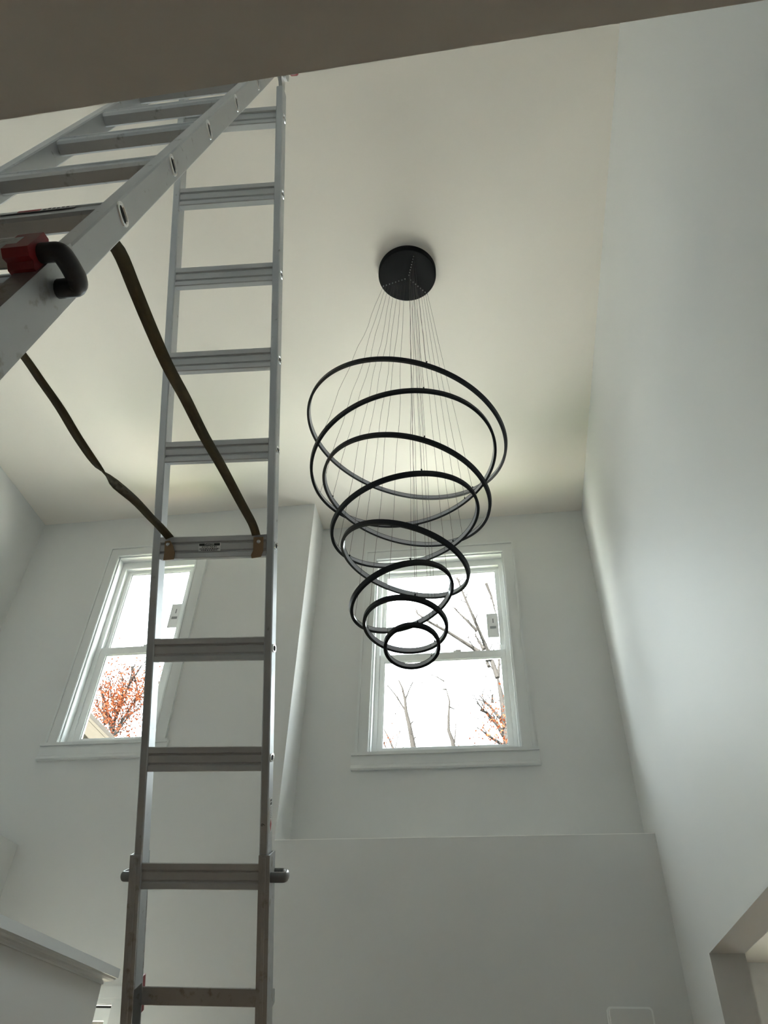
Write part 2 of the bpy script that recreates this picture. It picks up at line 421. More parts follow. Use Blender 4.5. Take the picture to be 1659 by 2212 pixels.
def plain_glazing(name, label, axis, p, op, n):
    u0, u1, z0, z1 = op
    def B(mb, a, b, c, d, p0, p1):
        return mb.box((a, p0, c), (b, p1, d)) if axis == 'y' else mb.box((p0, a, c), (p1, b, d))
    c = (u0 + u1) / 2
    root = struct(empty(name, (c, p, z0) if axis == 'y' else (p, c, z0)), label)
    fr = MB(); t = 0.05
    B(fr, u0, u0 + t, z0, z1, p, p + 0.08); B(fr, u1 - t, u1, z0, z1, p, p + 0.08)
    B(fr, u0 + t, u1 - t, z0, z0 + t, p, p + 0.08); B(fr, u0 + t, u1 - t, z1 - t, z1, p, p + 0.08)
    build(fr, 'frame', M_VINYL, root)
    w = (u1 - u0 - 2 * t) / n
    for k in range(n):
        a = u0 + t + k * w
        if k: build(B(MB(), a - 0.03, a + 0.03, z0 + t, z1 - t, p, p + 0.08), 'mullion', M_VINYL, root)
        build(B(MB(), a + (0.03 if k else 0), a + w - (0.03 if k < n - 1 else 0), z0 + t, z1 - t, p + 0.038, p + 0.042), 'pane', M_GLASS, root)
plain_glazing('added_window', 'unseen window added to light the side room ceiling', 'y', YAD + 0.04, SW, 1)

# ------------------------------------------------------------------ pendant light
CAN = Vector((-0.347, 2.503, ZC)); CANR = 0.180; CANH = 0.05
chand = empty('ring_chandelier', CAN)
tag(chand, 'black cascading chandelier of eight tilted rings hanging from the ceiling', 'chandelier')
def lathe(profile, c, seg=64):
    mb = MB()
    for (r0, z0), (r1, z1) in zip(profile[:-1], profile[1:]):
        va = [c + Vector((r0 * math.cos(2 * math.pi * k / seg), r0 * math.sin(2 * math.pi * k / seg), z0)) for k in range(seg)]
        vb = [c + Vector((r1 * math.cos(2 * math.pi * k / seg), r1 * math.sin(2 * math.pi * k / seg), z1)) for k in range(seg)]
        mb.add(va + vb, [(k, (k + 1) % seg, seg + (k + 1) % seg, seg + k) for k in range(seg)], True)
    return mb
canopy = build(lathe([(0.0001, 0), (CANR, 0), (CANR, -CANH + 0.004), (CANR - 0.004, -CANH), (0.0001, -CANH)], CAN), 'canopy', M_BLACK, chand)
RINGS = [(-0.3489, 2.5292, 2.7253, 0.2299, -0.0697, 0.5054), (-0.3528, 2.5267, 2.5207, -0.1561, -0.0006, 0.4477),
         (-0.3426, 2.5284, 2.3243, 0.2105, -0.0365, 0.3945), (-0.3423, 2.5286, 2.1483, -0.2108, -0.0874, 0.3358),
         (-0.3439, 2.5306, 1.9334, 0.2811, -0.0714, 0.2819), (-0.3524, 2.5304, 1.7429, -0.3214, 0.0083, 0.2189),
         (-0.3376, 2.533, 1.6115, 0.044, 0.1378, 0.1672), (-0.3105, 2.5363, 1.5147, -0.0945, 0.3334, 0.1067)]
ARMS = [math.radians(167.3), math.radians(-70.6), math.radians(51.0)]
ARML = [0.168, 0.150, 0.170]
HUB = Vector((-0.3415, 2.515, ZC - CANH))
def ring_strip(c, u, v, n, pts, seg, close=False):
    mb = MB()
    for (r0, h0), (r1, h1) in zip(pts[:-1], pts[1:]):
        va = []; vb = []
        for k in range(seg):
            a = 2 * math.pi * k / seg; rad = u * math.cos(a) + v * math.sin(a)
            va.append(c + rad * r0 + n * h0); vb.append(c + rad * r1 + n * h1)
        mb.add(va + vb, [(k, seg + k, seg + (k + 1) % seg, (k + 1) % seg) for k in range(seg)], True)
    return mb
for k, (cx, cy, cz, tx, ty, r) in enumerate(RINGS):
    n = Vector((tx, ty, 1)).normalized()
    u = Vector((1, 0, -tx)).normalized(); v = n.cross(u)
    c = Vector((cx, cy, cz + EYE))
    hh = 0.0115; w = 0.0065
    seg = 160 if k < 5 else 96
    # open channel: outer wall, top, bottom and small inner lips
    mb = ring_strip(c, u, v, n, [(r - w, -hh + 0.0025), (r - w, -hh), (r + w - 0.0015, -hh), (r + w, -hh + 0.0015), (r + w, hh - 0.0015), (r + w - 0.0015, hh), (r - w, hh), (r - w, hh - 0.0015)], seg)
    rg = build(mb, 'ring', M_RING, chand, origin=c)
    mb = ring_strip(c, u, v, n, [(r - w + 0.0012, hh - 0.001), (r - w + 0.0006, hh - 0.0022), (r - w + 0.0006, -hh + 0.0032), (r - w + 0.0012, -hh + 0.002)], seg)
    build(mb, 'diffuser', M_DIFF, rg)
    for j, az in enumerate(ARMS):
        d = Vector((math.cos(az), math.sin(az), 0))
        hole = HUB + d * ARML[j] * (0.12 + 0.88 * (7 - k) / 7.0 if False else (0.13 + 0.87 * (7 - k) / 7.0))
        rad = (u * d.dot(u) + v * d.dot(v)).normalized()
        end = c + rad * r + n * hh
        gl = build(MB().tube([hole + Vector((0, 0, 0.001)), hole - Vector((0, 0, 0.006))], [0.0035, 0.0028], 8), 'wire_gland', M_STEEL, chand, origin=hole)
        pts = []; N = 14; ph = random.random() * 6
        amp = 0.008 if j == 0 else 0.003
        side = Vector((-d.y, d.x, 0))
        for q in range(N + 1):
            t = q / N
            p = hole.lerp(end, t)
            wob = amp * math.sin(t * math.pi) * (0.6 * math.sin(9 * t + ph) + 0.6 * math.sin(23 * t + 2 * ph))
            pts.append(p + side * wob + d * wob * 0.6)
        build(MB().tube(pts, 0.0008, 5), 'wire', M_WIRE, chand, origin=end)
        build(MB().tube([end - n * 0.002, end + n * 0.012], 0.0032, 8), 'wire_clamp', M_BLACK, rg)

# ------------------------------------------------------------------ ladder
S = 0.305
W = 0.3275
Z = Vector((0, 0, EYE))
FE = Vector((0.997899, 0.064758, 0.001818)); FN = Vector((-0.058231, 0.88431, 0.463255)); FD = Vector((-0.028392, 0.462388, -0.886223))
FP = Vector((-0.936075, 1.056453, 2.474243)) + Z - FD * (S * 2)       # front section: rung 0 level, left inner front edge
NE = Vector((0.999666, 0.025776, 0.001818)); ND = Vector((0.004505, -0.174699, -0.984612)); NN = Vector((-0.025062, 0.984291, -0.174757))
NP = Vector((-0.903841, 0.512361, 1.151203)) + Z                        # near section: rung 0, left inner, oval axis
def fp(i, e=0.0, n=0.0): return FP + FD * (S * i) + FE * e + FN * n
def np_(i, e=0.0, n=0.0): return NP - ND * (S * i) + NE * e + NN * n     # i counts upwards
I_FOOT_F = (FP.z - 0.03) / (-FD.z) / S
I_FOOT_N = -(NP.z - 0.03) / (-ND.z) / S
base = (fp(I_FOOT_F, W / 2) + np_(I_FOOT_N, W / 2)) / 2; base.z = 0
ladder = empty('folding_ladder', base)
tag(ladder, 'tall aluminium folding A-frame ladder with telescoping sections and webbing straps', 'ladder')

def chamfer_rect(a0, a1, b0, b1, c=0.003):
    return [(a0 + c, b0), (a1 - c, b0), (a1, b0 + c), (a1, b1 - c), (a1 - c, b1), (a0 + c, b1), (a0, b1 - c), (a0, b0 + c)]
# --- front (far) section: inner rails
TF = 0.024; DF = 0.052
for e0 in (-TF, W):
    mb = MB().prism(chamfer_rect(e0, e0 + TF, 0, DF), fp(0.74), FE, FN, FD * (S * (10.02 - 0.74)))
    build(mb, 'inner_rail', M_ALU, ladder)
# outer rails: C channels wrapped round the inner rails
def channel(e_web, e_open, n0, n1, t):
    s = 1 if e_open > e_web else -1
    return [(e_web, n0), (e_open, n0), (e_open, n0 + t), (e_web + s * t, n0 + t), (e_web + s * t, n1 - t), (e_open, n1 - t), (e_open, n1), (e_web, n1)]
for ew, eo in ((-TF - 0.008, -0.001), (W + TF + 0.008, W + 0.001)):
    mb = MB().prism(channel(ew, eo, -0.006, DF + 0.006, 0.004), fp(8.93), FE, FN, FD * (S * (I_FOOT_F - 8.93)))
    # ribs along the front flange
    mid = (ew + eo) / 2
    mb.prism(chamfer_rect(mid - 0.005, mid + 0.005, -0.0085, -0.006, 0.001), fp(8.95), FE, FN, FD * (S * (I_FOOT_F - 8.95)))
    build(mb, 'outer_rail', M_ALU_WORN, ladder)
    foot = fp(I_FOOT_F)
    lo = min(ew, eo) - 0.006; hi = max(ew, eo) + 0.006
    m = MB().prism(chamfer_rect(lo, hi, -0.014, DF + 0.014, 0.004), fp(I_FOOT_F - 0.12), FE, FN, FD * 0.05)
    build(m, 'rubber_foot', M_BLACKP, ladder)
# inner rungs: grooved channel seen from inside, one shared mesh
RH = 0.0676
prof_in = [(0.004, 0.0), (0.0015, 0.002), (0.0015, 0.017), (0.008, 0.0195), (0.008, 0.0215), (0.0045, 0.0245), (0.0045, 0.043), (0.009, 0.0465), (0.009, 0.049), (0.003, 0.052), (0.0015, 0.0655), (0.004, RH),
           (0.030, RH), (0.038, RH - 0.006), (0.038, 0.018), (0.032, 0.012)]
def mesh_from(mb, name, mat): return mb.mesh(name, mat, Vector((0, 0, 0)))
def inst(me, name, loc, parent):
    o = bpy.data.objects.new(name, me); COL.objects.link(o); o.parent = parent
    o.location = Vector(loc) - wloc(parent); return o
rung_mesh = mesh_from(MB().prism(prof_in, Vector((0, 0, 0)), FN, FD, FE * W), 'rung', M_RUNG)
# oval rung ends on the outer rail faces
def oval(o, a, b, nrm, la, lb, mats):
    mb = MB(); seg = 20
    def loop(fa, fb, h): return [o + a * (la * fa * math.copysign(abs(math.cos(t)) ** 0.75, math.cos(t))) + b * (lb * fb * math.copysign(abs(math.sin(t)) ** 0.75, math.sin(t))) + nrm * h for t in [2 * math.pi * k / seg for k in range(seg)]]
    L = [loop(1, 1, 0), loop(0.97, 0.95, 0.0022), loop(0.76, 0.66, 0.0026), loop(0.70, 0.58, 0.0004)]
    for p, q in zip(L[:-1], L[1:]):
        mb.add(p + q, [(k, (k + 1) % seg, seg + (k + 1) % seg, seg + k) for k in range(seg)], True, 0)
    mb.add(L[-1], [tuple(range(seg))], False, 1)  # flat dark disc paints the shade inside the hollow rung
    return mb
oval_f = oval(Vector((0, 0, 0)), FN, FD, FE, 0.021, 0.012, None).mesh('rung_end', [M_BRIGHT, M_HOLE], Vector((0, 0, 0)))
oval_fl = oval(Vector((0, 0, 0)), FN, FD, -FE, 0.021, 0.012, None).mesh('rung_end', [M_BRIGHT, M_HOLE], Vector((0, 0, 0)))
front_rungs = {}
for i in range(1, 10):
    r = inst(rung_mesh, 'rung', fp(i), ladder); front_rungs[i] = r
    if i < 9:
        inst(oval_f, 'rung_end', fp(i + 0.11, W + TF, DF * 0.52), r)
        inst(oval_fl, 'rung_end', fp(i + 0.11, -TF, DF * 0.52), r)
# outer rungs, behind the inner rails
rung_out = mesh_from(MB().prism([(0.0, 0.002), (0.002, 0.0), (0.03, 0.010), (0.034, 0.014), (0.034, 0.042), (0.03, 0.046), (0.002, 0.046), (0.0, 0.044)], Vector((0, 0, 0)), FN, FD, FE * (W + 2 * TF + 0.012)), 'outer_rung', M_ALU_WORN)
for i in range(10, 17):
    r = inst(rung_out, 'outer_rung', fp(i + 0.06, -TF - 0.006, DF + 0.006), ladder)
    for e in (-0.012, W + 0.006):
        build(MB().prism(chamfer_rect(-0.022, 0.070, 0, 0.006, 0.002), fp(i + 0.06, e, DF + 0.002), FD, FE, FN * 0.034), 'rung_pad', M_REDP, r)

# lock handle: a U loop across the rail with a red block; o = rail corner frame
def lock(o, ax_e, ax_n, ax_d, span, mat_h, reach, rad, flat, blk_e, blk_h, low=0.62):
    """o: on the outer rail face, mid span; ax_e outward, ax_n across the rail, ax_d down; U-shaped handle with a red block"""
    p0 = o - ax_n * span; p3 = o + ax_n * span * low
    pts = [p0 - ax_e * blk_e, p0 + ax_e * reach * 0.3, p0 + ax_e * reach * 0.80 + ax_n * 0.002, p0 + ax_e * reach + ax_n * span * 0.35, o.lerp(p0, 0.25) + ax_e * reach * 1.12,
           p3 + ax_e * reach * 1.15 - ax_n * span * 0.3, p3 + ax_e * reach * 1.0 - ax_n * 0.001, p3 + ax_e * reach * 0.45, p3 - ax_e * 0.004]
    P = []
    for a in range(len(pts) - 1):
        q0 = pts[max(a - 1, 0)]; q1 = pts[a]; q2 = pts[a + 1]; q3 = pts[min(a + 2, len(pts) - 1)]
        for s in range(5):
            t = s / 5
            P.append(0.5 * ((2 * q1) + (-q0 + q2) * t + (2 * q0 - 5 * q1 + 4 * q2 - q3) * t * t + (-q0 + 3 * q1 - 3 * q2 + q3) * t ** 3))
    P.append(pts[-1])
    mb = MB().tube(P, rad, 14)
    mb.v = [v + ax_d * ((v - o).dot(ax_d) * (flat - 1)) for v in mb.v]      # deeper along the rail than across
    h = build(mb, 'lock_handle', mat_h, ladder)
    k = blk_h
    blk = MB().prism([(-0.019 * k, -0.014 * k), (0.019 * k, -0.014 * k), (0.023 * k, -0.006 * k), (0.019 * k, 0.0), (0.023 * k, 0.006 * k), (0.019 * k, 0.014 * k), (-0.019 * k, 0.014 * k), (-0.023 * k, 0.006 * k), (-0.019 * k, 0.0), (-0.023 * k, -0.006 * k)],
                      p0 - ax_e * (blk_e + 0.028), ax_d, ax_n, ax_e * 0.036)
    build(blk, 'lock_block', M_REDP, h)
    return h
lock(fp(9.12, W + TF + 0.008, DF * 0.5), FE, -FN, FD, 0.030, M_HANDLE, 0.034, 0.0085, 1.6, 0.028, 0.8)
lock(fp(9.12, -TF - 0.008, DF * 0.5), -FE, -FN, FD, 0.030, M_HANDLE, 0.020, 0.0085, 1.55, 0.028, 0.8)

# --- near section
TN = 0.030; N0 = -0.021; N1 = 0.030
NTOP = 5.30
for e0 in (-TN, W):
    mb = MB().prism(chamfer_rect(e0, e0 + TN, N0, N1, 0.003), np_(NTOP), NE, NN, ND * (S * (NTOP + 1.95)))
    build(mb, 'inner_rail', M_ALU, ladder)
for ew, eo in ((-TN - 0.006, -0.001), (W + TN + 0.006, W + 0.001)):
    mb = MB().prism(channel(ew, eo, N0 - 0.006, N1 + 0.006, 0.004), np_(-0.70), NE, NN, ND * (S * (-0.70 - I_FOOT_N)))
    build(mb, 'outer_rail', M_ALU_WORN, ladder)
    lo = min(ew, eo) - 0.006; hi = max(ew, eo) + 0.006
    m = MB().prism(chamfer_rect(lo, hi, N0 - 0.014, N1 + 0.014, 0.004), np_(I_FOOT_N + 0.12), NE, NN, ND * 0.05)
    build(m, 'rubber_foot', M_BLACKP, ladder)
prof_n = [(-0.015, 0.0), (0.013, -0.003), (0.017, 0.002), (0.017, 0.026), (0.013, 0.030), (-0.010, 0.030), (-0.016, 0.026), (-0.017, 0.008), (-0.019, 0.006), (-0.019, 0.001)]
rung_n = mesh_from(MB().prism(prof_n, Vector((0, 0, 0)) - ND * 0.014, NN, ND, NE * W), 'rung', M_ALU)
oval_n = oval(Vector((0, 0, 0)), NN, ND, NE, 0.021, 0.0135, None).mesh('rung_end', [M_BRIGHT, M_HOLE], Vector((0, 0, 0)))
oval_nl = oval(Vector((0, 0, 0)), NN, ND, -NE, 0.020, 0.0115, None).mesh('rung_end', [M_BRIGHT, M_HOLE], Vector((0, 0, 0)))
near_rungs = {}
for i in range(-1, 6):
    r = inst(rung_n, 'rung', np_(i), ladder); near_rungs[i] = r
    if i >= 0:
        inst(oval_n, 'rung_end', np_(i, W + TN), r); inst(oval_nl, 'rung_end', np_(i, -TN), r)
rung_no = mesh_from(MB().prism(chamfer_rect(-0.032, 0.0, 0.0, 0.032, 0.004), Vector((0, 0, 0)), NN, ND, NE * (W + 0.02)), 'outer_rung', M_ALU_WORN)
for i in range(-1, -9, -1):
    inst(rung_no, 'outer_rung', np_(i + 0.11, -0.01, N0 - 0.006), ladder)
lock(np_(-0.95, W + TN + 0.006, 0.0), NE, NN, ND, 0.040, M_BLACKP, 0.026, 0.0130, 1.15, 0.012, 1.35, 0.22)
lock(np_(-0.95, -TN - 0.006, 0.0), -NE, NN, ND, 0.040, M_BLACKP, 0.026, 0.0130, 1.15, 0.012, 1.35, 0.22)

# --- hinge at the top
APF = fp(0.40, 0, DF * 0.5); APN = np_(6.05, 0, 0.004)
for side, ef, en in ((0, -TF / 2, -TN / 2), (1, W + TF / 2, W + TN / 2)):
    af = fp(0.40, ef, DF * 0.5)
    ax = FE
    hub = MB().tube([af - ax * 0.016, af + ax * 0.016], 0.046, 28)
    hg = build(hub, 'hinge', M_STEEL, ladder)
    pl = MB()
    top = fp(1.0, ef, DF * 0.5)
    pl.prism([(-0.017, -0.06), (0.017, -0.06), (0.017, 0.09), (0.028, 0.115), (0.032, 0.18), (-0.032, 0.18), (-0.028, 0.115), (-0.017, 0.09)], top - ax * 0.006, FN, -FD, ax * 0.012)
    build(pl, 'hinge_plate', M_STEEL, hg)
    b0 = np_(NTOP - 0.2, en, 0.004); b1 = af
    dv = (b1 - b0); wv = dv.normalized().cross(ax).normalized()
    build(MB().obox(b0 - wv * 0.018 - ax * 0.006, dv, wv * 0.036, ax * 0.012), 'hinge_plate', M_STEEL, hg)
    sgn = 1 if side else -1
    kn = MB().tube([af + ax * sgn * 0.016, af + ax * sgn * 0.030], 0.018, 20).tube([af + ax * sgn * 0.030, af + ax * sgn * 0.052, af + ax * sgn * 0.056], [0.030, 0.030, 0.026], 12)
    build(kn, 'hinge_knob', M_REDP, hg)

# --- webbing straps between the two sections
def strap(pix, X, start, end, twist, parent):
    pts = [start] + [at_x(px, py, x) for (px, py), x in zip(pix, X)] + [end]
    P = []
    for a in range(len(pts) - 1):
        q0 = pts[max(a - 1, 0)]; q1 = pts[a]; q2 = pts[a + 1]; q3 = pts[min(a + 2, len(pts) - 1)]
        for s in range(4):
            t = s / 4
            P.append(0.5 * ((2 * q1) + (-q0 + q2) * t + (2 * q0 - 5 * q1 + 4 * q2 - q3) * t * t + (-q0 + 3 * q1 - 3 * q2 + q3) * t ** 3))
    P.append(pts[-1])
    mb = MB(); rows = []
    n = len(P)
    for i, p in enumerate(P):
        t = (P[min(i + 1, n - 1)] - P[max(i - 1, 0)]).normalized()
        side = Vector((1, 0, 0)); side = (side - t * side.dot(t)).normalized()
        up = t.cross(side)
        a = twist(i / (n - 1))
        w = side * math.cos(a) + up * math.sin(a); th = (up * math.cos(a) - side * math.sin(a))
        h = 0.0125
        rows.append([p - w * h - th * 0.0009, p + w * h - th * 0.0009, p + w * h + th * 0.0009, p - w * h + th * 0.0009])
    vs = [v for r in rows for v in r]; fs = []
    for i in range(n - 1):
        for k in range(4): fs.append((i * 4 + k, i * 4 + (k + 1) % 4, i * 4 + 4 + (k + 1) % 4, i * 4 + 4 + k))
    fs += [(3, 2, 1, 0), tuple((n - 1) * 4 + k for k in range(4))]
    mb.add(vs, fs, True)
    return build(mb, 'strap', M_STRAP, parent)
pr = [(545, 1131), (520, 1085), (480, 1010), (440, 940), (400, 860), (360, 786), (320, 695), (290, 622), (255, 540)]
xr = [-0.665, -0.655, -0.648, -0.640, -0.632, -0.624, -0.616, -0.608, -0.598]
strap(pr, xr, fp(6.02, W - 0.032, 0.012), np_(0, W - 0.02, 0.022), lambda t: 0.25 * math.sin(3 * t) + 0.1, ladder)
pl_ = [(345, 1137), (325, 1117), (290, 1080), (237, 1035), (208, 1003), (168, 945), (130, 882), (88, 822), (42, 757)]
xl = [-0.945, -0.943, -0.940, -0.935, -0.932, -0.928, -0.924, -0.920, -0.915]
def tw(t): return 0.55 if t > 0.46 else 0.55
strap(pl_, xl, fp(6.02, 0.03, 0.012), np_(0, 0.02, 0.022), lambda t: math.pi * (1 / (1 + math.exp(-(t - 0.40) * 26))) + 0.35 - 0.7 * t, ladder)
# tan clips with rivets on rung 6
for e in (0.012, W - 0.046):
    o = fp(6, e, -0.002)
    cl = build(MB().prism([(0.004, 0.014), (0.020, 0.012), (0.030, 0.030), (0.036, 0.050), (0.034, 0.070), (0.002, 0.072), (0.004, 0.050)] if e < 0.1 else [(0.008, 0.010), (0.038, 0.010), (0.038, 0.050), (0.032, 0.070), (0.004, 0.074), (0.002, 0.064), (0.008, 0.050)], o, FE, FD, FN * 0.004), 'strap_clip', M_TAN, front_rungs[6])
    c = fp(6, e + (0.014 if e < 0.1 else 0.024), -0.002) + FD * 0.024
    build(MB().tube([c + FN * 0.001, c - FN * 0.002, c - FN * 0.003], [0.006, 0.0055, 0.003], 14), 'rivet', M_BRIGHT, front_rungs[6])

# --- printed labels
def text_mesh(body, size, bold=0.0):
    cu = bpy.data.curves.new('print', 'FONT'); cu.body = body; cu.size = size; cu.align_x = 'CENTER'; cu.align_y = 'CENTER'
    cu.offset = bold; cu.resolution_u = 2
    ob = bpy.data.objects.new('print', cu); COL.objects.link(ob)
    dg = bpy.context.evaluated_depsgraph_get()
    me = bpy.data.meshes.new_from_object(ob.evaluated_get(dg))
    vs = [v.co.copy() for v in me.vertices]; fs = [tuple(p.vertices) for p in me.polygons]
    bpy.data.objects.remove(ob); bpy.data.curves.remove(cu); bpy.data.meshes.remove(me)
    return vs, fs
def put_text(body, size, o, u, v, mat, parent, bold=0.0):
    vs, fs = text_mesh(body, size, bold)
    return build(MB().add([o + u * p.x + v * p.y for p in vs], fs), 'print', mat, parent)
lo = fp(6, W * 0.365, 0.0035) + FD * 0.0225
lab = build(MB().obox(lo, FE * 0.068, FD * 0.0245, FN * 0.0008), 'warning_label', M_LABEL, front_rungs[6])
build(MB().obox(lo + FE * 0.002 - FN * 0.0003 + FD * 0.001, FE * 0.064, FD * 0.0075, FN * 0.0006), 'label_header', M_LABELK, lab)
put_text('DANGER', 0.0075, lo + FE * 0.034 - FN * 0.0006 + FD * 0.0047, FE, -FD, M_LABEL, lab)
put_text('AVOID INJURY', 0.0072, lo + FE * 0.034 - FN * 0.0004 + FD * 0.0122, FE, -FD, M_LABELK, lab, 0.0002)
for q, (a, b) in enumerate(((0.004, 0.064), (0.008, 0.060))):
    mbx = MB()
    x = a
    while x < b:
        wd = random.uniform(0.003, 0.008)
        mbx.obox(lo + FE * x - FN * 0.0004 + FD * (0.0162 + q * 0.0042), FE * min(wd, b - x), FD * 0.0026, FN * 0.0003)
        x += wd + 0.0014
    build(mbx, 'print', M_LABELK, lab)
# safety label and number on the right front rail
so = fp(8.46, W + TF + 0.0003, 0.012)
sl = build(MB().obox(so, FN * 0.028, FD * 0.090, FE * 0.0006), 'side_label', M_LABEL, ladder)
q = so + FE * 0.0008
build(MB().obox(q + FN * 0.005 + FD * 0.004, FN * 0.018, FD * 0.006, FE * 0.0002).obox(q + FN * 0.005 + FD * 0.012, FN * 0.018, FD * 0.007, FE * 0.0002), 'print', M_LABELK, sl)
mbx = MB()
for k in range(7): mbx.obox(q + FN * (0.006 + 0.001 * (k % 2)) + FD * (0.024 + 0.0045 * k), FN * random.uniform(0.010, 0.017), FD * 0.0016, FE * 0.0002)
build(mbx, 'print', M_GREYINK, sl)
build(MB().prism([(0.014, 0.056), (0.022, 0.070), (0.014, 0.088), (0.006, 0.070)], q, FN, FD, FE * 0.0003), 'red_diamond', M_LABELR, sl)
put_text('9', 0.016, fp(8.68, W + TF * 0.42, -0.0004), -FD, -FE, M_LABELK, ladder)
# red sticker on the near rung
o = np_(0, 0.075, -0.0194) + ND * (-0.012)
st = build(MB().obox(o, NE * 0.205, ND * 0.010, NN * 0.0006), 'worn_sticker', M_LABEL, near_rungs[0])
mbx = MB().obox(o + NE * 0.105 - NN * 0.0004 + ND * 0.001, NE * 0.040, ND * 0.0075, NN * 0.0004)
build(mbx, 'red_print', M_LABELR, st)
mbx = MB()
for k in range(6): mbx.obox(o + NE * (0.150 + 0.008 * k) - NN * 0.0004 + ND * random.uniform(0.001, 0.004), NE * 0.005, ND * 0.004, NN * 0.0004)
build(mbx, 'print', M_LABELK, st)

# ------------------------------------------------------------------ cabinet with crown, lower left
CX = -1.963; CE = 3.895; CB = 1.9; CZ = 2.066
cab = empty('tall_cabinet', ((CX - 0.31), (CE + CB) / 2, 0))
tag(cab, 'tall grey-white painted cabinet with crown moulding, beside the ladder', 'cabinet')
build(MB().box((CX - 0.62, CB, 0.0), (CX, CE, CZ + 0.06)), 'body', M_CAB, cab)
crown_p = [(0.0, CZ), (0.006, CZ), (0.008, CZ + 0.008), (0.020, CZ + 0.013), (0.036, CZ + 0.016), (0.050, CZ + 0.022), (0.056, CZ + 0.029), (0.063, CZ + 0.029), (0.063, CZ + 0.069), (0.0, CZ + 0.069)]
mb = MB()
# crown wrapped round the front face and the far end with a mitre
for (p0, q0), (p1, q1) in zip(crown_p[:-1], crown_p[1:]):
    a = [(CX + p0, CB, q0), (CX + p0, CE + p0 * 0.5, q0), (CX - 0.62, CE + p0 * 0.5, q0)]
    b = [(CX + p1, CB, q1), (CX + p1, CE + p1 * 0.5, q1), (CX - 0.62, CE + p1 * 0.5, q1)]
    mb.add(a + b, [(0, 1, 4, 3), (1, 2, 5, 4)])
build(mb, 'crown_moulding', M_TRIM, cab)
# small wall box, lower right of the front wall
bx = empty('wall_box', (0.551, YF, 1.72))
tag(bx, 'small box with rounded corners and edge highlights painted as a white rim on the wall below the ledge', 'wall box')
def rrect(x0, x1, z0, z1, r, n=6):
    pts = []
    for cx, cz, a0 in ((x1 - r, z1 - r, 0), (x0 + r, z1 - r, 90), (x0 + r, z0 + r, 180), (x1 - r, z0 + r, 270)):
        for k in range(n + 1):
            a = math.radians(a0 + 90 * k / n); pts.append((cx + r * math.cos(a), cz + r * math.sin(a)))
    return pts
build(MB().prism(rrect(0.438, 0.664, 1.72, 2.090, 0.02), Vector((0, YF, 0)), Vector((1, 0, 0)), Vector((0, 0, 1)), Vector((0, -0.016, 0))), 'base_plate', M_VINYL, bx)  # plate left whiter than the cover, colouring in highlights along the box edges
build(MB().prism(rrect(0.449, 0.653, 1.731, 2.079, 0.014), Vector((0, YF - 0.016, 0)), Vector((1, 0, 0)), Vector((0, 0, 1)), Vector((0, -0.016, 0))), 'cover', M_WALL, bx)

# ------------------------------------------------------------------ outdoors
GZ = -0.5
gm = MB().box((-40, -40, GZ - 0.2), (40, 60, GZ))
struct(build(gm, 'ground', M_GROUND), 'pale driveway and street outdoors')
struct(build(MB().box((-14, 4.0, GZ), (10, 9.0, GZ + 0.03)), 'ground_added_lawn', M_LAWN), 'unseen green lawn added to darken the ground by the windows')  # out of view, added so less light bounces up close to the windows
def house():
    Y = 9.0
    a = at_y(200, 1544, Y); b = at_y(258, 1603, Y)
    sl = (b - a); sl = Vector((sl.x, 0, sl.z)).normalized()
    nrm = Vector((-sl.z, 0, sl.x));
    if nrm.z < 0: nrm = -nrm
    root = empty('neighbour_house', (a.x - 3, Y + 3, GZ))
    tag(root, 'cream neighbouring house with a sloping roof edge, outside the narrow window', 'house')
    r0 = a - sl * 2.6; r1 = b + sl * 1.0
    L = (r1 - r0).length
    build(MB().obox(r0, sl * L, -nrm * 0.05, Vector((0, 6, 0))), 'roof', M_ROOF, root)
    build(MB().obox(r0 - nrm * 0.05 + Vector((0, -0.01, 0)), sl * L, -nrm * 0.035, Vector((0, 0.03, 0))), 'drip_edge', M_HOUSE, root)
    build(MB().obox(r0 - nrm * 0.08, sl * L, -nrm * 0.16, Vector((0, 0.03, 0))), 'rake_board', M_HOUSE, root)
    build(MB().obox(r0 - nrm * 0.08 + Vector((0, 0.03, 0)), sl * L, -nrm * 0.02, Vector((0, 0.30, 0))), 'soffit', M_HOUSE, root)
    # gable wall
    w0 = r0 - nrm * 0.1; w1 = b - nrm * 0.1
    y0, y1 = Y + 0.33, Y + 5.8
    vs = [(w0.x, y0, GZ), (w1.x, y0, GZ), (w1.x, y0, w1.z), (w0.x, y0, w0.z), (w0.x, y1, GZ), (w1.x, y1, GZ), (w1.x, y1, w1.z), (w0.x, y1, w0.z)]
    build(MB().add(vs, [(0, 1, 2, 3), (7, 6, 5, 4), (1, 5, 6, 2), (0, 3, 7, 4), (3, 2, 6, 7)]), 'wall', M_HOUSE, root)
house()

